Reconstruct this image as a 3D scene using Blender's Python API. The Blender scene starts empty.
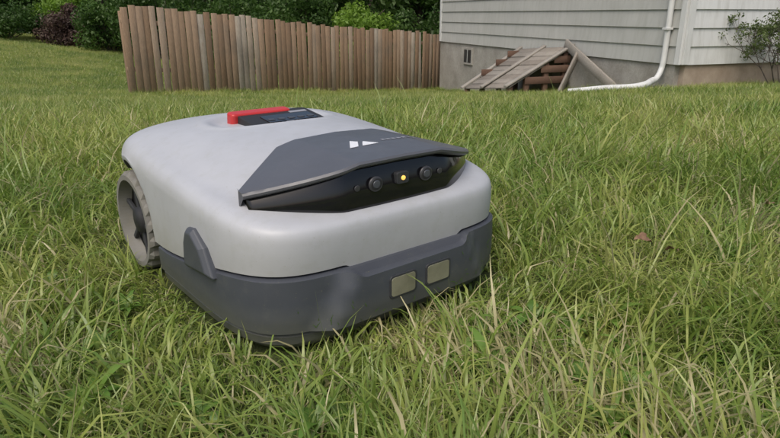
import bpy, math, random
import numpy as np
from mathutils import Vector, Matrix
rng=np.random.default_rng(7); random.seed(7)
S=bpy.context.scene
S.view_settings.view_transform='Standard'; S.view_settings.look='None'; S.view_settings.exposure=0

# ---------------------------------------------------------------- helpers
def link(o,parent=None):
    S.collection.objects.link(o)
    if parent: o.parent=parent
    return o
def empty(name,loc=(0,0,0),rz=0):
    e=bpy.data.objects.new(name,None); e.location=loc; e.rotation_euler=(0,0,rz); e.empty_display_size=.1
    return link(e)
def mesh(name,v,f,mats=(),parent=None,smooth=False,fm=None,do_link=True):
    m=bpy.data.meshes.new(name); m.from_pydata([tuple(p) for p in v],[],[tuple(q) for q in f]); 
    for x in mats: m.materials.append(x)
    if fm is not None: m.polygons.foreach_set('material_index',np.array(fm,dtype=np.int32))
    if smooth: m.polygons.foreach_set('use_smooth',[True]*len(m.polygons))
    m.update()
    o=bpy.data.objects.new(name,m)
    return link(o,parent) if do_link else o
def bevel(o,w,seg=2):
    b=o.modifiers.new('bev','BEVEL'); b.width=w; b.segments=seg; b.limit_method='ANGLE'; return o
def fastmesh(name,V,quads,mats,attrs=None,parent=None,do_link=True,smooth=False):
    m=bpy.data.meshes.new(name); n=len(V); k=len(quads)
    m.vertices.add(n); m.vertices.foreach_set('co',V.astype(np.float32).ravel())
    m.loops.add(k*4); m.loops.foreach_set('vertex_index',quads.astype(np.int32).ravel())
    m.polygons.add(k); m.polygons.foreach_set('loop_start',np.arange(0,k*4,4,dtype=np.int32))
    try: m.polygons.foreach_set('loop_total',np.full(k,4,dtype=np.int32))
    except Exception: pass
    for x in mats: m.materials.append(x)
    if attrs:
        for an,av in attrs.items():
            a=m.attributes.new(an,'FLOAT','POINT'); a.data.foreach_set('value',av.astype(np.float32))
    if smooth: m.polygons.foreach_set('use_smooth',np.ones(k,dtype=bool))
    m.update(calc_edges=True)
    o=bpy.data.objects.new(name,m)
    return link(o,parent) if do_link else o
def box(name,c,s,mat,parent=None,rot=(0,0,0),bev=0.0):
    x,y,z=[k/2 for k in s]
    v=[(-x,-y,-z),(x,-y,-z),(x,y,-z),(-x,y,-z),(-x,-y,z),(x,-y,z),(x,y,z),(-x,y,z)]
    f=[(0,3,2,1),(4,5,6,7),(0,1,5,4),(1,2,6,5),(2,3,7,6),(3,0,4,7)]
    o=mesh(name,v,f,[mat],parent); o.location=c; o.rotation_euler=rot
    if bev: bevel(o,bev)
    return o

class N:
    def __init__(s,name):
        s.m=bpy.data.materials.new(name); s.m.use_nodes=True; s.t=s.m.node_tree; s.n=s.t.nodes; s.l=s.t.links
        s.b=s.n['Principled BSDF']; s.out=s.n['Material Output']
    def add(s,t,**k):
        x=s.n.new(t)
        for a,b in k.items(): setattr(x,a,b)
        return x
    def c(s,a,b): s.l.new(a,b)
    def noise(s,scale,detail=4,rough=.6,vec=None):
        x=s.add('ShaderNodeTexNoise'); x.inputs['Scale'].default_value=scale; x.inputs['Detail'].default_value=detail; x.inputs['Roughness'].default_value=rough
        if vec: s.c(vec,x.inputs['Vector'])
        return x.outputs['Fac']
    def coord(s,kind='Object',scale=None):
        x=s.add('ShaderNodeTexCoord').outputs[kind]
        if scale:
            mp=s.add('ShaderNodeMapping'); mp.inputs['Scale'].default_value=scale; s.c(x,mp.inputs['Vector']); return mp.outputs[0]
        return x
    def pos(s,scale=None):
        x=s.add('ShaderNodeNewGeometry').outputs['Position']
        if scale:
            mp=s.add('ShaderNodeMapping'); mp.inputs['Scale'].default_value=scale; s.c(x,mp.inputs['Vector']); return mp.outputs[0]
        return x
    def ramp(s,fac,stops):
        r=s.add('ShaderNodeValToRGB'); e=r.color_ramp.elements
        while len(e)<len(stops): e.new(.5)
        for i,(p,c) in enumerate(stops): e[i].position=p; e[i].color=(*c,1)
        s.c(fac,r.inputs[0]); return r.outputs[0]
    def math(s,op,a,b=None):
        x=s.add('ShaderNodeMath',operation=op)
        for i,k in enumerate((a,b)):
            if k is None: continue
            if isinstance(k,(int,float)): x.inputs[i].default_value=k
            else: s.c(k,x.inputs[i])
        return x.outputs[0]
    def mix(s,fac,a,b,mode='MIX'):
        x=s.add('ShaderNodeMix',data_type='RGBA',blend_type=mode)
        for k,i in ((fac,0),(a,6),(b,7)):
            if isinstance(k,(int,float)): x.inputs[i].default_value=k
            elif isinstance(k,tuple): x.inputs[i].default_value=(*k,1)
            else: s.c(k,x.inputs[i])
        return x.outputs[2]
    def bump(s,h,st=.3,dist=.01):
        b=s.add('ShaderNodeBump'); b.inputs['Strength'].default_value=st; b.inputs['Distance'].default_value=dist
        s.c(h,b.inputs['Height']); s.c(b.outputs[0],s.b.inputs['Normal'])
    def col(s,c): 
        if isinstance(c,tuple): s.b.inputs['Base Color'].default_value=(*c,1)
        else: s.c(c,s.b.inputs['Base Color'])
    def set(s,**k):
        for a,b in k.items(): s.b.inputs[a].default_value=b
        return s
def plastic(name,col,rough=.4,var=.06,bump=.05,bscale=900,dust=None,dlo=.55,dhi=.8,dmax=.35,lowdirt=None,speck=None):
    M=N(name); co=M.coord()
    n=M.noise(14,5,.6,co)
    a=tuple(max(0,c*(1-var)) for c in col); b=tuple(c*(1+var) for c in col)
    c=M.ramp(n,[(.3,a),(.7,b)])
    if dust:
        d=M.noise(40,6,.7,co); dm=M.ramp(d,[(dlo,(0,0,0)),(dhi,(dmax,)*3)])
        c=M.mix(dm,c,dust)
    if speck:
        sp=M.noise(260,3,.6,co); c=M.mix(M.ramp(sp,[(.68,(0,0,0)),(.74,(.6,.6,.6))]),c,speck)
    if lowdirt:
        z=M.add('ShaderNodeSeparateXYZ'); M.c(co,z.inputs[0]); zz=z.outputs[2]
        k=M.math('MULTIPLY',M.math('SUBTRACT',lowdirt[0],zz),1/lowdirt[1]); k=M.math('MULTIPLY',k,M.noise(25,6,.75,co)); k=M.math('MINIMUM',M.math('MAXIMUM',k,0.),.7)
        c=M.mix(k,c,lowdirt[2])
    M.col(c); r=M.noise(30,4,.6,co)
    mr=M.add('ShaderNodeMapRange'); mr.inputs['To Min'].default_value=rough-.07; mr.inputs['To Max'].default_value=rough+.12; M.c(r,mr.inputs[0]); M.c(mr.outputs[0],M.b.inputs['Roughness'])
    if bump: M.bump(M.noise(bscale,2,.5,co),bump,.001)
    return M.m

# ---------------------------------------------------------------- terrain
CP=np.array([(0,0,0),(0,1.5,0),(-1.5,1.5,0),(1.5,1.5,0),(0,3,-.05),(-3,3,-.06),(3,3,-.05),(2.2,6,-.30),(-2,6,-.40),
 (4.3,9.2,-.57),(1.5,17.5,-1.58),(-5.1,12,-.98),(8,10,-.52),(12,12,-.5),(-1.7,15,-1.3),(-12,14,-.60),(-16,25,-.28),(-10,19,-.72),(-7,26,-1.1),(2,28,-1.9),
 (-8,5,-.2),(8,4,0),(0,-5,.1),(-10,-3,0),(10,-3,.1),(18,20,-.8)],float)
def _tps(d): return np.where(d>1e-9,d*d*np.log(np.maximum(d,1e-9)),0)
_P=CP[:,:2]; _n=len(CP)
_K=_tps(np.linalg.norm(_P[:,None]-_P[None],axis=2))+np.eye(_n)*.3
_A=np.block([[_K,np.hstack([np.ones((_n,1)),_P])],[np.vstack([np.ones((1,_n)),_P.T]),np.zeros((3,3))]])
_W=np.linalg.solve(_A,np.concatenate([CP[:,2],np.zeros(3)]))
def gz(x,y):
    x=np.atleast_1d(np.asarray(x,float)); y=np.atleast_1d(np.asarray(y,float))
    if len(x)>40000: return np.concatenate([gz(x[i:i+40000],y[i:i+40000]) for i in range(0,len(x),40000)])
    xc=np.clip(x,-30,30); yc=np.clip(y,-15,40)
    d=np.sqrt((xc[:,None]-_P[:,0])**2+(yc[:,None]-_P[:,1])**2)
    z=_tps(d)@_W[:_n]+_W[_n]+_W[_n+1]*xc+_W[_n+2]*yc
    r=np.sqrt(x**2+(y-10)**2); w=np.clip((r-22)/20,0,1); w=w*w*(3-2*w)
    z=z*(1-w)+(-1.0)*w
    m=np.exp(-((x**2+(y-1.2)**2)/1.6)**2)
    return z*(1-m)
def g1(x,y): return float(gz(x,y)[0])

M=N('soil_and_thatch'); p=M.pos()
c1=M.ramp(M.noise(3,8,.7,p),[(.3,(.05,.075,.018)),(.55,(.09,.12,.03)),(.75,(.14,.14,.05))])
c2=M.ramp(M.noise(60,6,.7,p),[(.35,(.5,.5,.5)),(.7,(1.3,1.3,1.2))])
M.col(M.mix(1.0,c1,c2,'MULTIPLY')); M.set(Roughness=.95); M.bump(M.noise(80,6,.7,p),.8,.03)
soil=M.m
def axis(lo,hi):
    f=np.arange(lo,hi,.3); o=np.array([1,3,7,14,28,60,120,250.])
    return np.concatenate([lo-o[::-1],f,hi+o])
xs=axis(-24,20); ys=axis(-6,34)
X,Y=np.meshgrid(xs,ys); Z=gz(X.ravel(),Y.ravel())
V=np.stack([X.ravel(),Y.ravel(),Z],1); nx=len(xs); ny=len(ys)
i,j=np.meshgrid(np.arange(nx-1),np.arange(ny-1)); b=(j*nx+i).ravel()
fastmesh('ground',V,np.stack([b,b+1,b+1+nx,b+nx],1),[soil],smooth=True)

# ---------------------------------------------------------------- mower placement
MSX,MSY,MSZ=1.165,1.06,1.055
MRX,MRY,MRA=.033,1.012,math.radians(39.6)
def to_local(x,y):
    dx=(x-MRX); dy=(y-MRY); c=math.cos(MRA); s=math.sin(MRA)
    return (dx*c+dy*s)/MSX, (-dx*s+dy*c)/MSY
LEN=.69; HW=.262

# ---------------------------------------------------------------- grass
def leafmat(name,stops,trans=.35,rough=.5,tip=None,patch=True,base=None,dry=None,gloss=.035):
    M=N(name); M.n.remove(M.b)
    at=M.add('ShaderNodeAttribute',attribute_name='t').outputs['Fac']
    oi=M.add('ShaderNodeObjectInfo').outputs['Random']
    p=M.pos()
    f=M.math('MULTIPLY',at,.46)
    if patch:
        f=M.math('ADD',f,M.math('MULTIPLY',oi,.08))
        nz=M.math('ADD',M.math('MULTIPLY',M.noise(.9,3,.65,p),.62),M.math('MULTIPLY',M.noise(4.2,3,.6,p),.38))
        f=M.math('ADD',f,M.math('MULTIPLY',M.math('SUBTRACT',nz,.365),1.9))
    else: f=M.math('ADD',M.math('ADD',f,M.math('MULTIPLY',oi,.22)),M.math('MULTIPLY',M.noise(.8,3,.6,p),.28))
    c=M.ramp(f,stops)
    hh=M.add('ShaderNodeAttribute',attribute_name='h').outputs['Fac']
    if base: c=M.mix(M.ramp(hh,[(0,(1,1,1)),(.35,(0,0,0))]),c,base)
    if tip: c=M.mix(M.ramp(hh,[(.75,(0,0,0)),(1,(.45,.45,.45))]),c,tip)
    if dry:
        dd=M.add('ShaderNodeAttribute',attribute_name='d').outputs['Fac']; c=M.mix(dd,c,dry)
    df=M.add('ShaderNodeBsdfDiffuse'); M.c(c,df.inputs[0])
    tr=M.add('ShaderNodeBsdfTranslucent'); hs=M.add('ShaderNodeHueSaturation'); hs.inputs['Value'].default_value=1.3; hs.inputs['Saturation'].default_value=1.05; M.c(c,hs.inputs['Color']); M.c(hs.outputs[0],tr.inputs['Color'])
    mx=M.add('ShaderNodeMixShader'); mx.inputs[0].default_value=trans
    M.c(df.outputs[0],mx.inputs[1]); M.c(tr.outputs[0],mx.inputs[2])
    gl=M.add('ShaderNodeBsdfGlossy'); gl.inputs['Roughness'].default_value=rough; gl.inputs['Color'].default_value=(1,1,.9,1)
    m2=M.add('ShaderNodeMixShader'); m2.inputs[0].default_value=gloss; M.c(mx.outputs[0],m2.inputs[1]); M.c(gl.outputs[0],m2.inputs[2])
    M.c(m2.outputs[0],M.out.inputs[0])
    return M.m
gm=leafmat('grass_blades',[(.05,(.075,.145,.024)),(.32,(.14,.23,.040)),(.56,(.235,.31,.062)),(.78,(.37,.395,.11)),(1.,(.44,.42,.17))],.38,.4,tip=(.42,.39,.17),base=(.23,.25,.10),dry=(.48,.42,.24),gloss=.04)
wm=leafmat('weed_leaves',[(.1,(.07,.15,.02)),(.6,(.13,.24,.04)),(.9,(.20,.31,.065))],.3,.4)

def vn(x,y,s):
    return (np.sin(x*1.7*s+1.3*np.sin(y*1.1*s+.5))+np.sin(y*2.1*s+1.7*np.sin(x*.9*s+2.))+np.sin((x+y)*1.3*s*1.9+.7))/3
def blade_mesh(bx,by,bz,H,B,W,ph,ang0,t,r,seg,dry=None):
    n=len(bx)
    V=np.zeros((n,(seg+1)*2,3),np.float32); A=np.zeros((n,(seg+1)*2),np.float32)
    px=bx.copy();py=by.copy();pz=bz-.006;ang=ang0.copy();tw=ph+np.pi/2+r.normal(0,.7,n)
    for k in range(seg+1):
        q=k/seg; ww=W*(1-q**2.2)*.5+.00012
        ox=np.cos(tw)*ww; oy=np.sin(tw)*ww
        V[:,2*k]=np.stack([px-ox,py-oy,pz],1); V[:,2*k+1]=np.stack([px+ox,py+oy,pz],1); A[:,2*k:2*k+2]=q
        L=H/seg; px=px+np.cos(ph)*np.sin(ang)*L; py=py+np.sin(ph)*np.sin(ang)*L; pz=pz+np.cos(ang)*L
        pz=np.maximum(pz,bz+.004)
        ang=ang+B/seg*(1+q); tw=tw+r.normal(0,.12,n); ph=ph+r.normal(0,.12,n)
    base=(np.arange(n)*(seg+1)*2)[:,None]; k=np.arange(seg)[None]*2
    Q=np.stack([base+k,base+k+1,base+k+3,base+k+2],2).reshape(-1,4)
    d=np.zeros(n) if dry is None else dry
    return V.reshape(-1,3),Q,{'t':np.repeat(t,(seg+1)*2),'h':A.ravel(),'d':np.repeat(d,(seg+1)*2)}
def gen(n,rad,h0,h1,w,bend,seg,seed,lie=.15,dryf=.06):
    r=np.random.default_rng(seed)
    rr=rad*np.sqrt(r.random(n)); th=r.random(n)*2*np.pi
    return blade_mesh(rr*np.cos(th),rr*np.sin(th),np.zeros(n),h0+(h1-h0)*r.random(n)**1.3,bend*(.2+r.random(n)*1.1),w*(.6+.8*r.random(n)),r.random(n)*6.283,.08+.45*r.random(n)+(r.random(n)<lie)*.9,r.random(n),r,seg,(r.random(n)<dryf)*.9)
def rosette(seed,n=9,L=.06,W=.018):
    r=np.random.default_rng(seed); Vs=[];Qs=[];T=[];o=0
    for a in range(n):
        th=a*2*np.pi/n+r.normal(0,.25); l=L*(.6+.7*r.random()); w=W*(.7+.6*r.random()); sg=6
        V=[]; el=.5+.7*r.random(); x=.004;z=.01
        for k in range(sg+1):
            q=k/sg; ww=w*math.sin(math.pi*min(1,(.08+.92*q))**1.1)*.5*(1 if q<1 else 0)*(1 if k%2 else .72)+.0006
            V+= [(x,-ww,z+ww*.3),(x,ww,z+ww*.3)]
            x+=l/sg*math.cos(el); z+=l/sg*math.sin(el); el-=1.1/sg*(1+q)
        V=np.array(V); c,s=math.cos(th),math.sin(th)
        V=np.stack([V[:,0]*c-V[:,1]*s,V[:,0]*s+V[:,1]*c,V[:,2]],1)
        k=np.arange(sg)*2; Vs.append(V);Qs.append(np.stack([k,k+1,k+3,k+2],1)+o);T.append(np.full(len(V),r.random()));o+=len(V)
    T=np.concatenate(T)
    return np.concatenate(Vs),np.concatenate(Qs),{'t':T,'h':np.full(len(T),.5)}
gc=bpy.data.collections.new('grass_clumps')
def clump(name,data,mat):
    v,q,at=data; o=fastmesh(name,v,q,[mat],at,do_link=False); gc.objects.link(o)
for k in range(5): clump('c%02d_patch'%k,gen(1500,.46,.05,.145,.0052,1.5,3,40+k,.22,.08),gm)
clump('c05_tall',gen(60,.12,.12,.28,.006,1.2,4,50),gm)
clump('c06_weed',rosette(5),wm); clump('c07_weed',rosette(6,14,.045,.014),wm); clump('c08_weed',rosette(8,7,.07,.020),wm)
lawn=empty('lawn_grass')
def house_in(x,y,m=0.):
    cx,cy=4.32,9.2; lx,ly=-.3212,.947; rx,ry=.947,.3212
    s=(x-cx)*lx+(y-cy)*ly; t=(x-cx)*rx+(y-cy)*ry
    return (s>-m)&(s<9.0)&(t>-m)&(t<8.5)
def foot(x,y,m=.012):
    lx,ly=to_local(x,y); return (np.abs(lx)<HW-m)&(ly>m)&(ly<LEN)
RW_=3.4
nt_=14000; rt_=.42+RW_*rng.random(nt_)**.72; tht=np.radians(-50+100*rng.random(nt_)); tx=rt_*np.sin(tht); ty=rt_*np.cos(tht)
tph=rng.random(nt_)*6.283; ttn=rng.random(nt_); thh=.5+1.0*rng.random(nt_)
n=275000
pk=rng.integers(0,nt_,n); loose=rng.random(n)<.28
x=tx[pk]+rng.normal(0,.014,n); y=ty[pk]+rng.normal(0,.014,n)
rl=.42+RW_*rng.random(n)**.72; tl=np.radians(-50+100*rng.random(n)); x=np.where(loose,rl*np.sin(tl),x); y=np.where(loose,rl*np.cos(tl),y)
hn=np.clip(.92+.48*vn(x,y,1.7)+.34*vn(x+3,y-2,5.1),.38,1.75)*np.where(loose,.8,thh[pk])
big=rng.random(n)<.16
H=(.035+.075*rng.random(n)**1.2)*hn; H=np.where(big,H*1.7+.03,H); W=.0022*(.55+.85*rng.random(n)); W=np.where(big,W*2.0,W)*(1+.12*np.hypot(x,y))
# matted areas: blades in a patch share a flow direction
flow=3.14*(vn(x*.9,y*.9,1.3)+vn(x-4,y+2,2.6))
mat_=(rng.random(n)<.35)
ph=np.where(rng.random(n)<.5,tph[pk]+rng.normal(0,.7,n),rng.random(n)*6.283); ph=np.where(mat_,flow+rng.normal(0,.5,n),ph)
B=1.7*(.15+1.2*rng.random(n)); B=np.where(big,B*1.5,B); a0=.08+.6*rng.random(n)+(rng.random(n)<.24)*.85
tt=np.clip(.55*ttn[pk]+.45*rng.random(n),0,1); dry=(rng.random(n)<.09)*.9; dry=np.maximum(dry,(rng.random(n)<.4)*(vn(x-1,y+4,3.3)>.56)*.85)
lx,ly=to_local(x,y); dd=np.hypot(np.maximum(np.abs(lx)-HW,0),np.maximum(np.maximum(-ly,ly-LEN),0))
H*=np.where(ly<.30,np.clip(.52+dd*2.1,.52,1.0),np.clip(.75+dd*1.5,.75,1.))
k=~foot(x,y)&~((vn(x+7,y+1,2.9)>.68)&(rng.random(n)<.6))
x,y,H,W,ph,B,a0,tt,dry=[q[k] for q in (x,y,H,W,ph,B,a0,tt,dry)]
Vb,Qb,at=blade_mesh(x,y,gz(x,y),H,B,W,ph,a0,tt,rng,4,dry)
fastmesh('foreground_blades',Vb,Qb,[gm],at,lawn)

pts=[];rot=[];scl=[];idx=[]
def put(x,y,ids,s,fm=.012,hm=.02):
    lx,ly=to_local(x,y); k=~((np.abs(lx)<HW+fm)&(ly>-fm)&(ly<LEN+fm)); k&=~house_in(x,y,hm)
    x=x[k];y=y[k];ids=ids[k];s=s[k];n=len(x)
    e=.1; gx=(gz(x+e,y)-gz(x-e,y))/(2*e); gy=(gz(x,y+e)-gz(x,y-e))/(2*e)
    sp=rng.random(n)*6.283; ax=np.arctan(gy)+rng.normal(0,.02,n); ay=-np.arctan(gx)+rng.normal(0,.02,n)
    c_,s_=np.cos(sp),np.sin(sp)
    pts.append(np.stack([x,y,gz(x,y)],1)); rot.append(np.stack([ax*c_+ay*s_,-ax*s_+ay*c_,sp],1)); scl.append(s); idx.append(ids)
g=.36
X,Y=np.meshgrid(np.arange(-24,16,g),np.arange(-2.5,30,g)); x=X.ravel()+rng.uniform(-.2,.2,X.size); y=Y.ravel()+rng.uniform(-.2,.2,X.size)
r=np.hypot(x,y); th=np.abs(np.degrees(np.arctan2(x,y)))
k=~((r<3.25)&(th<44)); k&=~((r<.9)); k&=(th<62)|(r<5); k&=(r<15)|(rng.random(len(r))<.7)
x,y,r=x[k],y[k],r[k]
put(x,y,rng.integers(0,5,len(x)),np.clip(.80+.36*vn(x,y,.9)+.4*rng.random(len(x)),.45,1.6),.4,-.3)
n=620; r=.6+4.5*rng.random(n); th=np.radians(-48+96*rng.random(n)); x=r*np.sin(th);y=r*np.cos(th)
kk=vn(x+2,y,1.4)>-.1; x,y=x[kk],y[kk]; put(x,y,rng.choice([6,7,8],len(x)),.5+.5*rng.random(len(x)),.03)
FL=np.array([-5.1,12.0]); FR=np.array([1.5,18.2])
n=260; t=rng.random(n); q=FL+(FR-FL)*t[:,None]; nrm=np.array([.685,-.729]); q=q+nrm*(.05+.35*rng.random(n))[:,None]
put(q[:,0],q[:,1],np.full(n,5),.5+.6*rng.random(n))
n=420; t=rng.random(n)*9; x=4.32-.3212*t-.947*(.08+.3*rng.random(n)); y=9.2+.947*t-.3212*(.08+.3*rng.random(n)); put(x,y,np.full(n,5),.35+.7*rng.random(n))
n=300; t=rng.random(n)*7; x=4.32+.947*t+.3212*(.08+.3*rng.random(n)); y=9.2+.3212*t-.947*(.08+.3*rng.random(n)); put(x,y,np.full(n,5),.35+.6*rng.random(n))
n=1700; r=3+12*rng.random(n); th=np.radians(-45+90*rng.random(n)); x=r*np.sin(th);y=r*np.cos(th); kk=vn(x,y+5,.8)>0; put(x[kk],y[kk],np.full(kk.sum(),5),.4+.45*rng.random(kk.sum()))
P=np.concatenate(pts);R=np.concatenate(rot);SC=np.concatenate(scl);ID=np.concatenate(idx)
gmesh=bpy.data.meshes.new('lawn_blades'); gmesh.vertices.add(len(P)); gmesh.vertices.foreach_set('co',P.astype(np.float32).ravel())
a=gmesh.attributes.new('rot','FLOAT_VECTOR','POINT'); a.data.foreach_set('vector',R.astype(np.float32).ravel())
a=gmesh.attributes.new('scl','FLOAT','POINT'); a.data.foreach_set('value',SC.astype(np.float32))
a=gmesh.attributes.new('idx','INT','POINT'); a.data.foreach_set('value',ID.astype(np.int32))
grass=link(bpy.data.objects.new('lawn_blades',gmesh),lawn)
ng=bpy.data.node_groups.new('grass_scatter','GeometryNodeTree')
ng.interface.new_socket('Geometry',in_out='INPUT',socket_type='NodeSocketGeometry'); ng.interface.new_socket('Geometry',in_out='OUTPUT',socket_type='NodeSocketGeometry')
gi=ng.nodes.new('NodeGroupInput'); go=ng.nodes.new('NodeGroupOutput'); ip=ng.nodes.new('GeometryNodeInstanceOnPoints'); ci=ng.nodes.new('GeometryNodeCollectionInfo')
ci.inputs['Collection'].default_value=gc; ci.inputs['Separate Children'].default_value=True; ci.inputs['Reset Children'].default_value=True
def na(nm,ty):
    x=ng.nodes.new('GeometryNodeInputNamedAttribute'); x.data_type=ty; x.inputs['Name'].default_value=nm; return [o for o in x.outputs if o.enabled and o.name=='Attribute'][0]
L=ng.links.new
L(gi.outputs[0],ip.inputs['Points']); L(ci.outputs[0],ip.inputs['Instance']); ip.inputs['Pick Instance'].default_value=True
L(na('idx','INT'),ip.inputs['Instance Index']); L(na('rot','FLOAT_VECTOR'),ip.inputs['Rotation']); L(na('scl','FLOAT'),ip.inputs['Scale']); L(ip.outputs[0],go.inputs[0])
md=grass.modifiers.new('scatter','NODES'); md.node_group=ng

# ---------------------------------------------------------------- mower
shell=plastic('light_grey_plastic',(.41,.42,.445),.40,.04,.03,dust=(.29,.29,.25),dlo=.50,dhi=.82,dmax=.35,lowdirt=(.19,.10,(.23,.22,.16)),speck=(.22,.20,.14))
dark=plastic('dark_grey_plastic',(.058,.064,.078),.42,.08,.12,700,dust=(.15,.15,.13),dmax=.25,lowdirt=(.10,.07,(.12,.12,.08)),speck=(.16,.17,.09))
hoodm=plastic('slate_hood_plastic',(.085,.088,.10),.36,.05,.06,dust=(.16,.16,.15),dmax=.25,speck=(.18,.18,.15))
blk=plastic('black_rubber',(.018,.018,.02),.6,.1,.1)
glass=plastic('gloss_black_glass',(.008,.008,.010),.08,.0,0,dust=(.05,.05,.045),dmax=.2)
redm=plastic('red_plastic',(.48,.03,.03),.35,.05,.03)
whm=plastic('white_print',(.70,.71,.73),.4,.02,0)
rimm=plastic('wheel_grey_rubber',(.19,.185,.17),.75,.15,.2,400,dust=(.15,.14,.07),dlo=.4)
seamm=plastic('dark_seam_plastic',(.03,.032,.036),.6,.05,0)  # near-black plastic of the gasket lip, sensor frames, LED bezel and spokes
prn=plastic('lettering_grey',(.27,.27,.29),.4,.02,0)
mw=empty('robot_lawn_mower',(MRX,MRY,0),MRA); mw.scale=(MSX,MSY,MSZ)
NT=416
def outline(yf,yr,w,n):
    yc=(yf+yr)/2; l=(yr-yf)/2; P=[]
    for k in range(NT):
        a=2*math.pi*k/NT; c,s=math.cos(a),math.sin(a)
        rr=(abs(c)**n+abs(s)**n)**(-1/n); P.append((w*rr*c,yc+l*rr*s))
    return P
def sstep(a,b,x):
    t=max(0,min(1,(x-a)/(b-a))); return t*t*(3-2*t)
WY,WZ,WR=.550,.108,.108
def zedge(x,y):
    z=.146-.045*sstep(.03,.40,y)
    if y<.12: z-= .012*(1-sstep(.096,.122,abs(x)))
    if y>.36:
        d2=.130**2-(y-WY)**2
        arch=WZ+math.sqrt(d2) if d2>0 else 0
        z=max(z,arch); 
        if y>WY: z=max(z,.20)
    return z
rings=[
 (.000,LEN,.262,None,None,5.2),
 (-.002,LEN+.004,.2635,.180,.222,5.2),
 (-.001,LEN+.004,.2625,.205,.253,5.1),
 (.006,LEN-.002,.257,.2175,.271,4.8),
 (.026,LEN-.014,.247,.2250,.283,4.4),
 (.062,LEN-.034,.228,.2330,.293,3.9),
 (.105,LEN-.065,.198,.255,.301,3.5),
 (.160,LEN-.11,.155,.279,.307,3.2),
 (.22,LEN-.17,.105,.296,.311,3.0),
 (.28,LEN-.24,.055,.305,.312,2.6),
 (.34,LEN-.33,.006,.310,.311,2.0)]
def cr(p0,p1,p2,p3,t): return .5*((2*p1)+(-p0+p2)*t+(2*p0-5*p1+4*p2-p3)*t*t+(-p0+3*p1-3*p2+p3)*t**3)
ro=[]
for ri,(yf,yr,w,zf,zr,n) in enumerate(rings):
    o=outline(yf,yr,w,n); L_=[]
    for x,y in o:
        if zf is None: z=zedge(x,y)
        else:
            q=max(0,min(1,(y-yf)/(yr-yf)))**.8
            z=zf+(zr-zf)*q
            if zf<.25: z=max(z,zedge(x,y)+.004*(1+ri))
        L_.append((x,y,z))
    ro.append(np.array(L_))
RX,RY=.004,.468
def recess(V):
    x=V[:,0];y=V[:,1]
    d=np.sqrt((np.abs((x-RX)/.128))**2.4+(np.abs((y-RY)/.092))**2.4)**(1/1.2)
    k=1-np.clip((d-.78)/.22,0,1); k=k*k*(3-2*k)
    V[:,2]-=.013*k; rim=np.exp(-((d-1.05)/.06)**2); V[:,2]+=.0018*rim
    return V
def loft(rl,m):
    Vs=[];nr=len(rl)
    for i in range(nr-1):
        for k in range(m+(1 if i==nr-2 else 0)):
            a=rl[max(0,i-1)];b=rl[i];c=rl[i+1];d=rl[min(nr-1,i+2)]
            Vs.append(cr(a,b,c,d,k/m))
    V=np.concatenate(Vs); nr2=len(Vs); F=[]
    for r_ in range(nr2-1):
        for k in range(NT):
            k2=(k+1)%NT; F.append((r_*NT+k,r_*NT+k2,(r_+1)*NT+k2,(r_+1)*NT+k))
    return V,F,nr2
V,F,nr2=loft(ro,9)
F.append(tuple((nr2-1)*NT+k for k in range(NT)))
V=recess(V)
mesh('upper_shell',V,F,[shell],mw,True)
o0=ro[0]
def inset(o,d):
    q=o.copy(); 
    for i in range(len(o)):
        t=o[(i+1)%len(o)]-o[i-1]; nn=np.array([t[1],-t[0]]); nn/=np.linalg.norm(nn)+1e-9
        q[i,:2]-=nn*d
    return q
L0=o0.copy(); L0[:,2]+=.0002; L1=inset(o0,.004); L1[:,2]-=.001; L2=inset(o0,.03)
lv=np.concatenate([L0,L1,L2]); lf=[]
for r_ in range(2):
    for k in range(NT): lf.append((r_*NT+k,(r_+1)*NT+k,(r_+1)*NT+(k+1)%NT,r_*NT+(k+1)%NT))
mesh('shell_lip',lv,lf,[seamm],mw,True)
def cutwheel(P):
    for q in P:
        k=sstep(.40,.42,q[1]); 
        if abs(q[0])>.185: q[0]=math.copysign(abs(q[0])*(1-k)+min(abs(q[0]),.187)*k,q[0])
    return P
brs=[(.040,.62,.215,.016,6),(.012,.64,.246,.017,5.6),(.004,.645,.255,.027,5.4),(.001,.65,.258,.042,5.3),
     (.004,.65,.2555,.0455,5.3),(-.005,.65,.2625,.051,5.3),(-.007,.65,.264,.072,5.3),(-.007,.65,.2640,.11,5.3),(-.006,.65,.2635,None,5.3),(.002,.645,.257,'t',5.3)]
def facet(x,zz): return 1-max(0,min(1,(abs(x)-(.098+(.15-zz)*.55))/.030))
br=[]
for yf,yr,w,z,n in brs:
    o=outline(yf,yr,w,n); L_=[]
    for x,y in o:
        ze=zedge(x,min(y,.36))-.004
        if z is None: zz=ze-.003
        elif z=='t': zz=ze
        else: zz=min(z,ze-.01) if z>.06 else z
        if y<.1 and zz>.049: y-=.018*facet(x,zz)*(1 if z!='t' else .8)
        L_.append([x,y,zz])
    br.append(np.array(cutwheel(L_)))
def loft_lin(rl,mat,name,close=True,sm=True):
    V=np.concatenate(rl);F=[]
    for r_ in range(len(rl)-1):
        for k in range(NT):
            k2=(k+1)%NT; F.append((r_*NT+k,r_*NT+k2,(r_+1)*NT+k2,(r_+1)*NT+k))
    if close: F.append(tuple(reversed(range(NT)))); F.append(tuple((len(rl)-1)*NT+k for k in range(NT)))
    return mesh(name,V,F,[mat],mw,sm)
br2=[]
for a_,b_ in zip(br[:-1],br[1:]):
    m=4 if abs(a_[:,2].mean()-b_[:,2].mean())>.012 else 1
    for k in range(m): br2.append(a_+(b_-a_)*k/m)
br2.append(br[-1])
o=loft_lin(br2,dark,'bumper'); o.data.set_sharp_from_angle(angle=math.radians(30))
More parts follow.
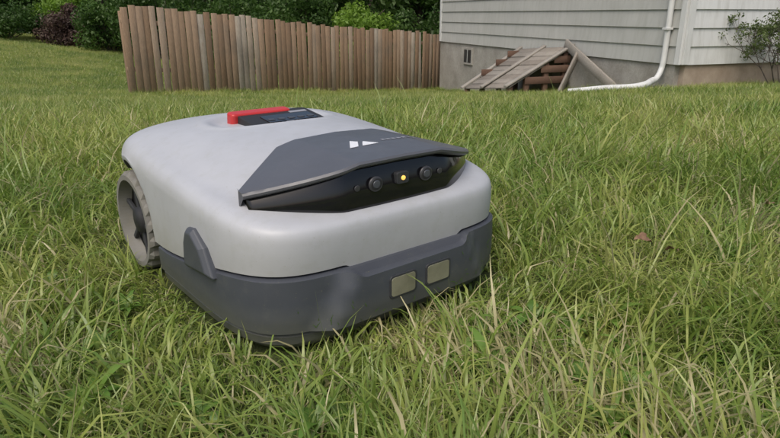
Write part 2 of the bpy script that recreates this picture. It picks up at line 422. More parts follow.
# grass clippings stuck to the bumper
r=np.random.default_rng(3); v=[];f=[]
for k in range(46):
    x=r.uniform(-.21,.21); z=.055+.06*r.random()**1.8
    if -.065<x<.08 and z>.07: continue
    y=.3215-.3285*(1-(abs(x)/.264)**5.3)**(1/5.3)-.018*facet(x,z)-.0012
    a=r.uniform(-1.2,1.2); l=r.uniform(.004,.012); w=.0007; dx,dz=math.sin(a)*l,math.cos(a)*l; nx_,nz_=math.cos(a)*w,-math.sin(a)*w
    i0=len(v); v+=[(x-nx_,y,z-nz_),(x+nx_,y,z+nz_),(x+dx+nx_*.4,y-.0012,z+dz+nz_*.4),(x+dx-nx_*.4,y-.0012,z+dz-nz_*.4)]; f.append((i0,i0+1,i0+2,i0+3))
mesh('stuck_clippings',v,f,[wm],mw)
core=[]
for z,w,yf,yr in ((.06,.18,.03,.64),(.15,.182,.03,.66),(.24,.18,.06,.65)):
    core.append(np.array([(x,y,z) for x,y in outline(yf,yr,w,5)]))
loft_lin(core,blk,'inner_chassis')
for sx in (-1,1):
    prof=[(.135,.120),(.245,.108),(.236,.160),(.222,.186),(.196,.190),(.160,.166)]
    v=[];f=[]
    for dx,sc in ((.250,1.0),(.2675,1.0),(.2745,.78)):
        cy=sum(p_[0] for p_ in prof)/6; cz=sum(p_[1] for p_ in prof)/6
        for (yy,zz) in prof: v.append((sx*dx,cy+(yy-cy)*sc,cz+(zz-cz)*sc))
    for r_ in range(2):
        for k in range(6):
            q=(r_*6+k,r_*6+(k+1)%6,(r_+1)*6+(k+1)%6,(r_+1)*6+k); f.append(q if sx<0 else q[::-1])
    f.append(tuple(range(12,18)))
    bevel(mesh('side_bumper_lug',v,f,[dark],mw),.002)
amber=plastic('sensor_window',(.21,.205,.145),.14,.25,0)
def rrect(w,h,r,m=5):
    P=[]
    for cx,cz,a0 in ((w-r,h-r,0),(-w+r,h-r,90),(-w+r,-h+r,180),(w-r,-h+r,270)):
        for k in range(m+1):
            a=math.radians(a0+90*k/m); P.append((cx+r*math.cos(a),cz+r*math.sin(a)))
    return P
def prism(name,P,y0,y1,mat,cx,cz,parent=mw,bev=0):
    n=len(P); v=[(cx+p_[0],y0,cz+p_[1]) for p_ in P]+[(cx+p_[0],y1,cz+p_[1]) for p_ in P]
    f=[tuple(range(n))[::-1],tuple(range(n,2*n))]+[(k,(k+1)%n,n+(k+1)%n,n+k) for k in range(n)]
    o=mesh(name,v,f,[mat],parent)
    if bev: bevel(o,bev)
    return o
for cx in (-.030,.043):
    prism('sensor_frame',rrect(.0270,.0205,.007),-.0270,-.012,seamm,cx,.094,bev=.001)
    prism('sensor_glass',rrect(.0235,.0170,.005),-.0276,-.014,amber,cx,.094,bev=.0004)
# visor
VW=.219
def flat(x,a=.12,b=.219): return max(0,(abs(x)-a)/(b-a))
def vy(x): return .028+.010*(abs(x)/.235)**2+.070*flat(x,.10)**1.4
def vtop(x): return .296-.004*(abs(x)/.235)-.036*flat(x,.08)**1.1
def vbot(x): return .214+.006*(abs(x)/.235)**2
NX=81; xv=np.linspace(-VW,VW,NX)
v=[];f=[];rows=7
for x in xv:
    for k in range(rows):
        t=k/(rows-1); z=vbot(x)+(vtop(x)-vbot(x))*t
        v.append((x,vy(x)-.006+.012*t-.008*math.sin(t*math.pi),z))
for i_ in range(NX-1):
    for k in range(rows-1):
        a_=i_*rows+k; f.append((a_,a_+rows,a_+rows+1,a_+1))
b0=len(v)
for x in xv: v.append((x,vy(x)+.035,vbot(x)-.004))
for i_ in range(NX-1): f.append((b0+i_,b0+i_+1,(i_+1)*rows,i_*rows))
for sx,ii in ((-1,0),(1,NX-1)):
    s0_=len(v)
    for k in range(rows):
        q=v[ii*rows+k]; v.append((sx*(VW-.012),q[1]+.05,q[2]-.002))
    for k in range(rows-1):
        q=(ii*rows+k,ii*rows+k+1,s0_+k+1,s0_+k); f.append(q if sx<0 else q[::-1])
mesh('camera_visor_glass',v,f,[glass],mw,True)
HWD=.226
def rear_y(x):
    ax=abs(x)/HWD
    return .212-.098*max(0,(ax-.50)/.50)
def hz(x,y0,y1,y):
    t=(y-y0)/(y1-y0); return vtop(x)+.008+.0085*math.sin(min(1,t*1.2)*math.pi/2)*(1-.75*abs(x)/HWD)
v=[];f=[];rt=12
XH=np.linspace(-HWD,HWD,NX)
for x in XH:
    y0=vy(x)-.013; y1=max(rear_y(x),y0+.004); ztop=vtop(x)+.008
    v.append((x*.985,y0+.008,ztop-.012)); v.append((x*.995,y0,ztop-.0075)); v.append((x,y0-.001,ztop-.0035))
    for k in range(rt):
        t=k/(rt-1); y=y0+(y1-y0)*t; v.append((x,y+(.0025 if k==0 else 0),hz(x,y0,y1,y)))
    v.append((x*.99,y1+.006,ztop-.03))
st=rt+4
for i_ in range(NX-1):
    for k in range(st-1):
        a_=i_*st+k; f.append((a_,a_+st,a_+st+1,a_+1))
f.append(tuple(range(st))); f.append(tuple(reversed(range((NX-1)*st,NX*st))))
o=mesh('visor_hood',v,f,[hoodm],mw,True); o.data.set_sharp_from_angle(angle=math.radians(32))
def disc(name,c,r,d,mat,nrm_rot=(math.radians(90),0,0),seg=28,parent=mw):
    v=[];f=[]
    for q,(rr,zz) in enumerate(((r,0),(r,d),(r*.8,d*1.15),(0.0001,d*1.15))):
        for k in range(seg):
            a=2*math.pi*k/seg; v.append((rr*math.cos(a),rr*math.sin(a),zz))
    for q in range(3):
        for k in range(seg): f.append((q*seg+k,q*seg+(k+1)%seg,(q+1)*seg+(k+1)%seg,(q+1)*seg+k))
    o=mesh(name,v,f,[mat],parent,True); o.location=c; o.rotation_euler=nrm_rot; return o
ringm=plastic('lens_ring_grey',(.045,.045,.05),.3,.05,0); lensm=plastic('lens_glass',(.07,.075,.09),.08,0,0)
ML=N('status_led'); ML.set(Roughness=.3); ML.col((.8,.45,.1)); ML.b.inputs['Emission Color'].default_value=(1,.6,.12,1); ML.b.inputs['Emission Strength'].default_value=.9
for cx in (-.050,.050):
    disc('camera_lens_ring',(cx,vy(cx)-.0085,.262),.0125,.003,ringm)
    disc('camera_lens_bezel',(cx,vy(cx)-.0113,.262),.0100,.0010,blk)
    disc('camera_lens',(cx,vy(cx)-.0122,.262),.0065,.0012,lensm)
for cx in (-.082,.082): disc('infrared_emitter',(cx,vy(cx)-.0078,.260),.0050,.0012,ringm)
prism('led_bezel',rrect(.012,.010,.004),.0145,.030,seamm,0,.264,bev=.001)
disc('status_light',(0,.0150,.264),.0038,.002,ML.m)
def onhood(x,y):
    y0=vy(x)-.013;y1=rear_y(x); return hz(x,y0,y1,y)+.0008
v=[(-.026,.080),(-.002,.118),(.006,.106),(-.010,.080),(-.002,.080),(.010,.098),(.014,.103),(.030,.080)]
vv=[(x-.022,y+.01,onhood(x-.022,y+.01)) for x,y in v]
mesh('logo_mark',vv,[(0,3,2,1),(4,7,6,5)],[whm],mw)
for k in range(7):
    x0=.025+k*.011; mesh('hood_lettering',[(a_,b_,onhood(a_,b_)) for a_,b_ in ((x0,.103),(x0+.007,.103),(x0+.007,.111),(x0,.111))],[(0,1,2,3)],[prn],mw)
def slab(name,cx,cy,w,l,z0,z1,r,mat,tilt=0,bev=.002,parent=mw):
    P=rrect(w,l,r); n=len(P); v=[(p_[0],p_[1],z0-z1) for p_ in P]+[(p_[0],p_[1],0) for p_ in P]
    f=[tuple(range(n))[::-1],tuple(range(n,2*n))]+[(k,(k+1)%n,n+(k+1)%n,n+k) for k in range(n)]
    o=mesh(name,v,f,[mat],parent); o.location=(cx,cy,z1); o.rotation_euler=(tilt,0,0); bevel(o,bev,3); return o
T_=math.radians(8)
slab('control_panel',.022,.448,.080,.054,.285,.3095,.012,blk,T_)
slab('panel_display',.032,.436,.055,.024,.300,.3100,.005,glass,T_,bev=.0008)
slab('stop_button',-.004,.497,.066,.015,.290,.3205,.008,redm,T_,bev=.005)
for k in range(5): slab('panel_key',-.012+k*.022,.428,.007,.006,.302,.3100,.003,ringm,T_,bev=.0003)
slab('panel_label',.072,.474,.020,.006,.302,.3140,.002,prn,T_,bev=.0003)
for sx in (-1,1):
    w=empty('rear_wheel'); w.parent=mw; w.location=(sx*.232,WY,WZ)
    seg=72; v=[];f=[]
    prof=[(.060,-.026),(.098,-.030),(.106,-.024),(.108,0),(.106,.024),(.098,.031),(.088,.031),(.086,.022),(.082,.006)]
    for (r_,xx) in prof:
        for k in range(seg):
            a=2*math.pi*k/seg; rr=r_-(.006 if (r_>.105 and k%4<2) else 0); v.append((sx*xx,rr*math.cos(a),rr*math.sin(a)))
    for q in range(len(prof)-1):
        for k in range(seg): f.append((q*seg+k,q*seg+(k+1)%seg,(q+1)*seg+(k+1)%seg,(q+1)*seg+k))
    mesh('tyre',v,f,[rimm],w,False)
    v=[];f=[]
    for (r_,xx) in ((.086,.004),(.03,.008),(.026,.022),(.001,.024)):
        for k in range(seg):
            a=2*math.pi*k/seg; v.append((sx*xx,r_*math.cos(a),r_*math.sin(a)))
    for q in range(3):
        for k in range(seg): f.append((q*seg+k,q*seg+(k+1)%seg,(q+1)*seg+(k+1)%seg,(q+1)*seg+k))
    mesh('hub',v,f,[blk],w,True)
    for k in range(6):
        a=k*math.pi/3+.3; box('spoke',(sx*.013,.054*math.cos(a),.054*math.sin(a)),(.008,.058,.010),seamm,w,(a,0,0),.002)
for sx in (-1,1):
    disc('front_caster',(sx*.15-.012,.11,.033),.033,.024,blk,(0,math.radians(90),0))

# ---------------------------------------------------------------- fence
def woodmat(name,stops,sc=(14,14,1.2),stain=(.06,.045,.03),smax=.55):
    M=N(name); co=M.coord('Object',sc); 
    at=M.add('ShaderNodeAttribute',attribute_name='t').outputs['Fac']
    gr=M.noise(3,8,.7,co)
    f=M.math('ADD',M.math('MULTIPLY',at,.75),M.math('MULTIPLY',gr,.4))
    c=M.ramp(f,stops)
    fine=M.noise(9,6,.75,co); c=M.mix(1.0,c,M.ramp(fine,[(.3,(.60,.58,.56)),(.65,(1.12,1.12,1.12))]),'MULTIPLY')
    st=M.noise(1.3,5,.6,M.coord()); c=M.mix(M.ramp(st,[(.5,(0,0,0)),(.75,(smax,)*3)]),c,stain)
    M.col(c); M.set(Roughness=.85); M.bump(fine,.5,.004); return M.m
fw=woodmat('cedar_fence_wood',[(.1,(.16,.102,.062)),(.45,(.27,.180,.112)),(.75,(.34,.245,.168)),(1.,(.38,.345,.29))],stain=(.13,.108,.085),smax=.65)
def boards(name,items,mat,parent=None):
    V=[];Q=[];T=[];o=0
    B=np.array([(0,0,0),(1,0,0),(1,1,0),(0,1,0),(0,0,1),(1,0,1),(1,1,1),(0,1,1)],float)
    FQ=np.array([(0,3,2,1),(4,5,6,7),(0,1,5,4),(1,2,6,5),(2,3,7,6),(3,0,4,7)])
    for (og,ux,uy,uz,t) in items:
        V.append(np.array(og)+B[:,:1]*np.array(ux)+B[:,1:2]*np.array(uy)+B[:,2:]*np.array(uz)); Q.append(FQ+o); T.append(np.full(8,t)); o+=8
    ob=fastmesh(name,np.concatenate(V),np.concatenate(Q),[mat],{'t':np.concatenate(T)},parent)
    bevel(ob,.003,1); return ob
fe=empty('wooden_fence')
fd=(FR-FL); fl=np.linalg.norm(fd); fd/=fl; fn=np.array([fd[1],-fd[0]])
items=[]; s=0
while s<fl-.02:
    w=.132+rng.uniform(-.008,.008); p=FL+fd*s
    t=s/fl; zt=.70-.71*t+.05*math.sin(t*9)*.5+rng.normal(0,.020); zb=g1(*p)-.05
    lean=rng.normal(0,.016); off=rng.normal(0,.007)
    og=(p[0]+fn[0]*off,p[1]+fn[1]*off,zb); tt_=rng.beta(1.5,1.5)
    if rng.random()<.1: tt_=1.0
    items.append((og,(fd[0]*w,fd[1]*w,0),(-fn[0]*.018,-fn[1]*.018,0),(fd[0]*lean,fd[1]*lean,zt-zb),tt_))
    s+=w+.008+ (.014 if rng.random()<.15 else 0)
boards('pickets',items,fw,fe)
items=[]
for k in range(5):
    p=FL+fd*(k*fl/4.0+ (0 if k<4 else -.1)) - fn*.05
    zb=g1(*p)-.3; zt=.62-.71*k/4
    items.append(((p[0],p[1],zb),(fd[0]*.09,fd[1]*.09,0),(-fn[0]*.09,-fn[1]*.09,0),(0,0,zt-zb),.4))
for h in (-.3,-1.2):
    a0=FL-fn*.02; b0_=FR-fn*.02
    items.append(((a0[0],a0[1],.70+h),(b0_[0]-a0[0],b0_[1]-a0[1],-.71),(-fn[0]*.038,-fn[1]*.038,0),(0,0,.085),.5))
boards('posts_and_rails',items,fw,fe)

# ---------------------------------------------------------------- house
def paint(name,col,dirt=(.25,.24,.2)):
    M=N(name); p=M.coord(); n=M.noise(1.5,6,.65,p)
    c=M.ramp(n,[(.3,tuple(k*.88 for k in col)),(.7,col)])
    st=M.noise(3,6,.7,M.coord('Object',(4,4,.5))); c=M.mix(M.ramp(st,[(.45,(0,0,0)),(.85,(.5,.5,.5))]),c,dirt)
    M.col(c); M.set(Roughness=.6); M.bump(M.noise(60,5,.6,M.coord('Object',(1,1,6))),.15,.004); return M.m
sid=paint('shade_greyed_siding',(.45,.455,.43)); sidw=paint('white_trim_paint',(.64,.65,.64));  # siding colour has the long wall's shade mixed in; the paint itself is whiter
M=N('concrete_foundation'); p=M.coord(); c=M.ramp(M.noise(2.2,8,.7,p),[(.3,(.24,.225,.195)),(.7,(.40,.385,.35))]); c=M.mix(.6,c,M.ramp(M.noise(40,5,.7,p),[(.3,(.7,.7,.7)),(.7,(1.15,1.15,1.15))]),'MULTIPLY'); M.col(c); M.set(Roughness=.9); M.bump(M.noise(30,8,.7,p),.5,.01); conc=M.m
M=N('brick_tan_foundation'); p=M.coord(); c=M.ramp(M.noise(3,8,.7,p),[(.3,(.26,.20,.15)),(.7,(.40,.33,.26))]); M.col(c); M.set(Roughness=.9); M.bump(M.noise(25,8,.7,p),.5,.01); tan=M.m
M=N('roof_shingle'); c=M.ramp(M.noise(20,5,.7,M.coord()),[(.3,(.05,.05,.05)),(.7,(.11,.105,.10))]); M.col(c); M.set(Roughness=.9); roofm=M.m
hs_=empty('clapboard_house',(4.32,9.2,0),math.atan2(.3212,.947))
LW,RW=9.0,8.5; SB=-.16; TOP=4.6; EX=.262
def siding(name,along,length,mat):
    v=[];f=[];z=SB
    while z<TOP-.01:
        z2=min(z+EX,TOP); o1,o2=.030,.006
        def pt(a,o_,zz): return (-o_,a,zz) if along=='y' else (a,-o_,zz)
        i0=len(v)
        v+= [pt(0,.0,z),pt(length,.0,z),pt(0,o1,z),pt(length,o1,z),pt(0,o2,z2),pt(length,o2,z2)]
        q=[(i0,i0+1,i0+3,i0+2),(i0+2,i0+3,i0+5,i0+4)]
        if along=='y': q=[tuple(reversed(a_)) for a_ in q]
        f+=q; z=z2
    return mesh(name,v,f,[mat],hs_)
siding('siding_long_wall','y',LW,sid); siding('siding_end_wall','x',RW,sidw)  # one whitish paint on both walls; the long wall's copy is greyed for shade
box('wall_core',(RW/2+.003,LW/2+.003,(SB+TOP)/2+.01),(RW,LW,TOP-SB-.02),sid,hs_)
box('foundation_long',(.065,LW/2+.05,(SB-3)/2),(.12,LW-.1,3+SB-.004),conc,hs_)
box('foundation_end',(RW/2+.05,.06,(SB-3)/2),(RW-.1,.11,3+SB-.006),tan,hs_)
box('foundation_back',(RW/2,LW-.08,(SB-3)/2),(RW-.3,.12,3+SB-.008),conc,hs_)
box('corner_board_a',(-.018,.045,(SB+TOP)/2),(.04,.10,TOP-SB),sidw,hs_,bev=.003)
box('corner_board_b',(.055,-.0195,(SB+TOP)/2),(.105,.042,TOP-SB-.01),sidw,hs_,bev=.003)
box('corner_board_c',(-.018,LW-.05,(SB+TOP)/2),(.04,.10,TOP-SB),sidw,hs_,bev=.003)
v=[(-.4,-.4,TOP),(RW+.4,-.4,TOP),(RW+.4,LW+.4,TOP),(-.4,LW+.4,TOP),(RW/2,-.4,TOP+2.6),(RW/2,LW+.4,TOP+2.6)]
mesh('roof',v,[(0,4,5,3),(1,2,5,4),(0,1,4),(2,3,5),(0,3,2,1)],[roofm],hs_)
dglass=plastic('window_glass',(.02,.025,.03),.05,0,0)
def window(cx,cz,w,h,side):
    if side=='y':
        box('window_frame',(-.03,cx,cz),(.07,w+.16,h+.16),sidw,hs_,bev=.004); box('window_pane',(-.062,cx,cz),(.012,w,h),dglass,hs_); box('window_bar',(-.07,cx,cz),(.014,w,.04),sidw,hs_)
    else:
        box('window_frame',(cx,-.03,cz),(w+.16,.07,h+.16),sidw,hs_,bev=.004); box('window_pane',(cx,-.062,cz),(w,.012,h),dglass,hs_); box('window_bar',(cx,-.07,cz),(w,.014,.04),sidw,hs_)
window(2.2,2.4,.9,1.3,'y'); window(6.2,2.4,.9,1.3,'y'); window(4,2.4,1.2,1.3,'x')
box('basement_window_frame',(-.005,7.15,-.46),(.06,.50,.42),conc,hs_,bev=.004); box('basement_window_pane',(-.032,7.15,-.46),(.012,.40,.32),dglass,hs_); box('basement_window_bar',(-.036,7.15,-.46),(.014,.025,.32),sid,hs_)
def tube(name,pl,r,mat,parent=None,res=6):
    cu=bpy.data.curves.new(name,'CURVE'); cu.dimensions='3D'; cu.bevel_depth=r; cu.bevel_resolution=res; cu.use_fill_caps=True
    sp=cu.splines.new('BEZIER'); sp.bezier_points.add(len(pl)-1)
    for b_,p_ in zip(sp.bezier_points,pl): b_.co=p_; b_.handle_left_type='AUTO'; b_.handle_right_type='AUTO'
    cu.materials.append(mat); o=bpy.data.objects.new(name,cu); link(o,parent); return o
dsp=empty('downspout')
def hw(s,o,z): return np.array([4.32-.3212*s-.947*o, 9.2+.947*s-.3212*o, z])
def tp(s,o,z): return tuple(hw(s,o,z))
tube('vertical_pipe',[tp(.26,.085,4.5),tp(.26,.085,2),tp(.26,.085,-.14),tp(.26,.10,-.24),tp(.22,.20,-.36),tp(.18,.32,-.41)],.042,sidw,dsp)
tube('extension_pipe',[tp(.20,.27,-.39),tp(.05,.65,-.45),(3.2,9.15,g1(3.2,9.15)+.11),(2.70,9.25,g1(2.70,9.25)+.08)],.050,sidw,dsp)
for z in (.35,1.8,3.4): box('pipe_bracket',tp(.26,.085,z),(.115,.11,.03),sidw,dsp,(0,0,.33),.004)

# ---------------------------------------------------------------- bulkhead + planks
ow=woodmat('weathered_plank_wood',[(.1,(.16,.138,.115)),(.5,(.26,.232,.20)),(.8,(.33,.305,.27)),(1.,(.40,.38,.35))],(10,10,10),(.10,.088,.072))
rw=woodmat('red_brown_lumber',[(.1,(.075,.042,.030)),(.5,(.14,.080,.055)),(1.,(.21,.13,.09))],(10,10,10),(.03,.02,.015))
bk=empty('cellar_bulkhead')
s0,s1=2.65,4.5; items=[]; red=[]
out=1.35
def gzz(s,o): q=hw(s,o,0); return g1(q[0],q[1])
zl0=gzz(s0,out)+.16; zl1=gzz(s1,out)+.16; zh0=-.03; zh1=-.16
nb=9
for k in range(nb):
    a=(k)/nb; b_=(k+.96)/nb
    A0=hw(s0,.05+(out-.05)*a,zh0+(zl0-zh0)*a); B0=hw(s0,.05+(out-.05)*b_,zh0+(zl0-zh0)*b_); A1=hw(s1,.05+(out-.05)*a,zh1+(zl1-zh1)*a)
    j=rng.normal(0,.007); items.append((A0+np.array([0,0,j]),A1-A0,B0-A0,np.array([0,0,.024]),rng.beta(2,2)*.8+.15))
for ss,zl,zh in ((s0-.03,zl0,zh0),(s1-.02,zl1,zh1),((s0+s1)/2,(zl0+zl1)/2,(zh0+zh1)/2)):
    A=hw(ss,.02,zh+.032);B=hw(ss,out+.06,zl+.028); C=hw(ss+.11,.02,zh+.032)
    items.append((A,B-A,C-A,np.array([0,0,.035]),.85))
boards('sloping_door',items,ow,bk)
for ss in (s0+.03,s1-.06):
    for oo in (.1,.5,.9,1.25):
        q=oo/out; zt=zh0+(zl0-zh0)*q if ss<3.5 else zh1+(zl1-zh1)*q; zb=gzz(ss,oo)-.05
        if zt-zb>.08: red.append((hw(ss,oo,zb),hw(ss+.09,0,0)-hw(ss,0,0),hw(0,.09,0)-hw(0,0,0),np.array([0,0,zt-zb-.01]),rng.random()))
    for k,(z0,oe) in enumerate(((-.42,.62),(-.62,.95),(-.25,.35))):
        red.append((hw(ss-.025,.06,z0-.06),hw(ss,0,0)-hw(ss-.02,0,0),hw(0,oe,0)-hw(0,0,0),np.array([0,0,.13]),rng.random()))
boards('side_frame',red,rw,bk)
def plank(name,A,B,w,th,t):
    A=np.array(A,float);B=np.array(B,float); d=B-A; side=np.cross(d,(0,0,1.)); side/=np.linalg.norm(side); up=np.cross(side,d); up/=np.linalg.norm(up)
    e=empty(name); boards('board',[(A-side*th/2-up*w/2,d,side*th,up*w,t)],ow,e)
plank('wooden_plank',hw(2.75,.14,.04),hw(1.0,.22,gzz(1.0,.22)+.02),.17,.04,.75)
plank('wooden_plank',hw(2.35,.12,-.12),hw(1.95,.75,gzz(1.95,.75)),.14,.04,.5)
plank('wooden_plank',hw(2.2,.5,gzz(2.2,.5)+.05),hw(3.3,1.9,gzz(3.3,1.9)+.05),.05,.12,.9)

# ---------------------------------------------------------------- vegetation
bark=N('bark'); bark.col(bark.ramp(bark.noise(12,6,.7,bark.coord('Object',(3,3,.6))),[(.3,(.045,.035,.028)),(.7,(.13,.105,.085))])); bark.set(Roughness=.95); bark.bump(bark.noise(20,6,.7,bark.coord('Object',(3,3,.6))),.8,.02); bark=bark.m
lg=leafmat('tree_leaves',[(.15,(.020,.048,.012)),(.45,(.045,.095,.020)),(.75,(.085,.155,.032)),(1.,(.14,.22,.05))],.35,.5,patch=False,gloss=.02)
lb=leafmat('bright_leaves',[(.1,(.08,.15,.02)),(.5,(.15,.26,.035)),(1.,(.24,.36,.06))],.4,.5,patch=False,gloss=.02)
lr=leafmat('purple_leaves',[(.1,(.035,.022,.022)),(.5,(.08,.05,.042)),(1.,(.12,.11,.055))],.25,.5,patch=False,gloss=.02)
lm=leafmat('bush_leaves',[(.1,(.06,.08,.03)),(.5,(.10,.14,.045)),(1.,(.17,.20,.08))],.3,.5,patch=False,gloss=.02)
def leaves(n,cl_c,cl_r,size,seed):
    r=np.random.default_rng(seed); k=r.integers(0,len(cl_c),n)
    d=r.normal(0,1,(n,3)); d/=np.linalg.norm(d,axis=1)[:,None]; rad=r.random(n)**.45
    c=cl_c[k]+d*(rad*cl_r[k])[:,None]*np.array([1,1,.75])
    a=r.normal(0,1,(n,3)); a/=np.linalg.norm(a,axis=1)[:,None]; nn=d+r.normal(0,.7,(n,3)); b_=np.cross(a,nn); b_/=np.linalg.norm(b_,axis=1)[:,None]; a=np.cross(b_,nn); a/=np.linalg.norm(a,axis=1)[:,None]
    s=size*(.6+.8*r.random(n))[:,None]; a*=s; b_*=s*.45
    V=np.stack([c-a,c+b_-a*.1,c+a,c-b_-a*.1],1).reshape(-1,3)
    Q=np.arange(n*4).reshape(-1,4); tk=r.random(len(cl_c))[k]*.5+r.random(n)*.5
    return V,Q,np.repeat(tk,4)
def limb(v,f,p0,p1,r0,r1,seg=8):
    p0=np.array(p0);p1=np.array(p1);d=p1-p0;d=d/np.linalg.norm(d);a=np.cross(d,(0.3,.1,1.) if abs(d[2])<.95 else (1.,0,0));a/=np.linalg.norm(a);b_=np.cross(d,a);i0=len(v)
    for p_,r_ in ((p0,r0),(p1,r1)):
        for k in range(seg): t=2*math.pi*k/seg; v.append(tuple(p_+r_*(a*math.cos(t)+b_*math.sin(t))))
    for k in range(seg): f.append((i0+k,i0+(k+1)%seg,i0+seg+(k+1)%seg,i0+seg+k))
def tree(name,x,y,h,cr_,trunk_r,mat,nl,seed,size=.10,low=.25):
    r=np.random.default_rng(seed); z0=g1(x,y)-.1; e=empty(name,(x,y,z0)); v=[];f=[]
    pts_=[np.array([0,0,0.])]
    for k in range(6): pts_.append(pts_[-1]+np.array([r.normal(0,.12),r.normal(0,.12),h*.8/6]))
    for k in range(6): limb(v,f,pts_[k],pts_[k+1],trunk_r*(1-k/7),trunk_r*(1-(k+1)/7),10)
    cc=[];rr=[]
    for k in range(26):
        i_=r.integers(1,6) ; base=pts_[i_]; th=r.random()*6.28; q=r.uniform(low,1.0); R_=cr_*math.sin(math.pi*min(.95,max(.12,(q-low)/(1-low)*.8+.15)))*(.5+.5*r.random())
        tip=np.array([math.cos(th)*R_,math.sin(th)*R_,h*q]); 
        mid=(base+tip)/2+np.array([0,0,.2]); limb(v,f,base,mid,trunk_r*.35,trunk_r*.2,6); limb(v,f,mid,tip,trunk_r*.2,trunk_r*.06,6)
        cc.append(tip);rr.append(cr_*(.25+.22*r.random())); cc.append(mid+r.normal(0,.3,3)); rr.append(cr_*.25)
    mesh('trunk_and_limbs',v,f,[bark],e,True)
    V,Q,T=leaves(nl,np.array(cc),np.array(rr),size,seed); fastmesh('crown',V,Q,[mat],{'t':T},e)
def shrub(name,x,y,w,h,mat,nl,seed,size=.06,dens=22):
    r=np.random.default_rng(seed); z0=g1(x,y)-.05; e=empty(name,(x,y,z0)); v=[];f=[];cc=[];rr=[]
    for k in range(dens):
        th=r.random()*6.28; R_=w*.5*math.sqrt(r.random()); hh=h*(.25+.7*r.random())*(1-.35*(R_/(w*.5))**2)
        tip=np.array([R_*math.cos(th),R_*math.sin(th),hh]); limb(v,f,(tip[0]*.15,tip[1]*.15,0),tip*.6,.02,.012,5); limb(v,f,tip*.6,tip,.012,.004,5)
        cc.append(tip); rr.append(.14*w+.12*w*r.random())
    mesh('stems',v,f,[bark],e); V,Q,T=leaves(nl,np.array(cc),np.array(rr),size,seed); V[:,2]=np.maximum(V[:,2],0.02); fastmesh('foliage',V,Q,[mat],{'t':T},e)
for k,(x,y,h,c_,m_) in enumerate([(-19,28,8,3.6,lg),(-13.5,30,9,3.8,lg),(-8,27,7.5,3.2,lg),(-3.5,26,8.5,3.4,lg),(1.2,25,7,2.8,lg),(-25,25,8,3.6,lg),(-1.0,32,9,4,lg),(5,31,9,4,lg),(-24,16,8,3.5,lg)]):
    tree('deciduous_tree',x,y,h,c_,.2,m_,12000,100+k,.12,.05)
for k,(x,y,w,h,m_) in enumerate([(-14.8,24,3.0,1.6,lg),(-11.8,23.6,2.4,1.5,lr),(-10,22.5,2.6,1.9,lg),(-16.8,24,2.4,1.3,lr),(-7.6,21.5,3.2,2.9,lg),(-5.2,20.8,3,2.7,lg),(-3.2,21,2.8,3.0,lg),(-.8,20.6,2.2,2.8,lb),(.9,21.0,2.4,2.6,lg),(-18.5,24,3,1.9,lg),(-20,21,3,1.9,lg),(-9,24,3,3,lg),(-13.2,26,2.6,2.4,lb)]):
    shrub('garden_shrub' if m_ is not lr else 'purple_leaf_shrub',x,y,w,h,m_,7000,200+k,.065)
r=np.random.default_rng(5); cc=np.stack([np.linspace(-42,22,60)+r.normal(0,.6,60),36+r.normal(0,1.5,60)-0.02*np.linspace(-42,22,60)**2*.4,r.uniform(-.5,5,60)],1)
V,Q,T=leaves(40000,np.concatenate([cc,cc*np.array([1,1,.2])]),np.full(120,2.3),.24,9); fastmesh('background_foliage',V,Q,[lg],{'t':T})
e=empty('twiggy_bush',(5.85,9.0,g1(5.85,9.0)-.05)); v=[];f=[];r=np.random.default_rng(11); tips=[]
def br_(p,d,l,rad,dep):
    q=p+d*l; limb(v,f,p,q,rad,rad*.7,5)
    if dep==0: tips.append(q); return
    for k in range(3 if dep>1 else 4):
        dd=d+r.normal(0,.42,3); dd[2]+=.05; dd/=np.linalg.norm(dd); br_(q,dd,l*(.62+.3*r.random()),rad*.62,dep-1)
for k in range(12):
    d=np.array([r.normal(0,.45),r.normal(0,.3),1.]); d/=np.linalg.norm(d); br_(np.array([r.normal(0,.1),r.normal(0,.08),0]),d,.40,.011,3)
mesh('twigs',v,f,[bark],e); tpp=np.array(tips); V,Q,T=leaves(8000,tpp,np.full(len(tpp),.09),.022,12); fastmesh('leaves',V,Q,[lm],{'t':T},e)

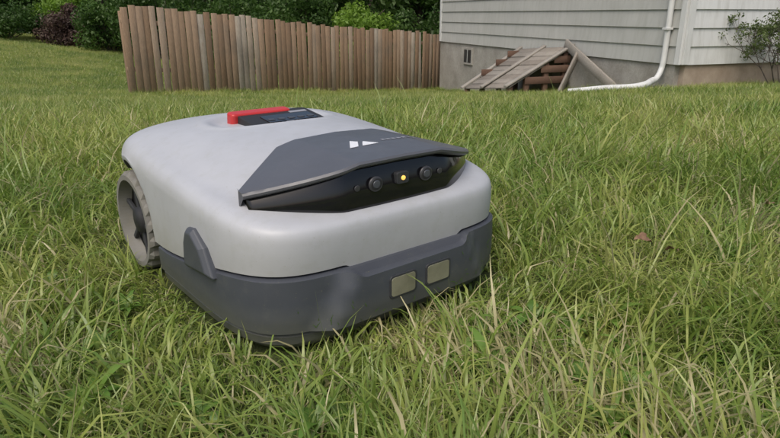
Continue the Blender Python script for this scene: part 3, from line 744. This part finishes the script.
for k,(x,y,s_,rz) in enumerate([(.57,1.27,.030,.5),(.61,1.21,.018,2.1),(1.02,1.55,.024,1.2)]):
    n=9; v=[];f=[]
    for i_ in range(n):
        t=i_/(n-1); w=math.sin(math.pi*t)**.8*.42*(1+.25*math.sin(i_*2.2))+.01
        z=.25*math.sin(t*3)+.1*math.sin(i_*1.7)
        v+= [(t*2-1,-w,z+w*.7),(t*2-1,0,z),(t*2-1,w,z+w*.5+.1*math.sin(i_*3))]
    for i_ in range(n-1):
        a_=i_*3; f+=[(a_,a_+1,a_+4,a_+3),(a_+1,a_+2,a_+5,a_+4)]
    if k==0:
        M=N('dead_leaf'); M.col(M.ramp(M.noise(3,5,.6,M.coord()),[(.3,(.13,.07,.04)),(.7,(.26,.16,.09))])); M.set(Roughness=.8); dl=M.m
    o=mesh('fallen_leaf',v,f,[dl],None,True); o.scale=(s_,)*3; o.location=(x,y,g1(x,y)+.065); o.rotation_euler=(.5,.3,rz)

# ---------------------------------------------------------------- light, camera
SE,SR=math.radians(55),math.radians(200)
w=bpy.data.worlds.new('World'); S.world=w; w.use_nodes=True; nt=w.node_tree
bg=nt.nodes['Background']; sky=nt.nodes.new('ShaderNodeTexSky'); sky.sky_type='NISHITA'; sky.sun_disc=False; sky.sun_elevation=SE; sky.sun_rotation=SR; sky.air_density=1.2; sky.dust_density=5; sky.ozone_density=.6
nt.links.new(sky.outputs[0],bg.inputs[0]); bg.inputs[1].default_value=.15
sl=bpy.data.lights.new('sun','SUN'); sl.energy=1.45; sl.angle=math.radians(35); sl.color=(1,.98,.95); so=link(bpy.data.objects.new('sun',sl))
az=SR; dv=Vector((math.sin(az)*math.cos(SE),math.cos(az)*math.cos(SE),math.sin(SE))); so.rotation_euler=dv.to_track_quat('Z','Y').to_euler()
cam=bpy.data.cameras.new('camera'); cam.lens=27.7; cam.sensor_width=36; cam.clip_start=.02; cam.clip_end=1000
co=link(bpy.data.objects.new('camera',cam)); co.location=(0,0,.55); co.rotation_euler=(math.radians(90-18.8),0,0); S.camera=co
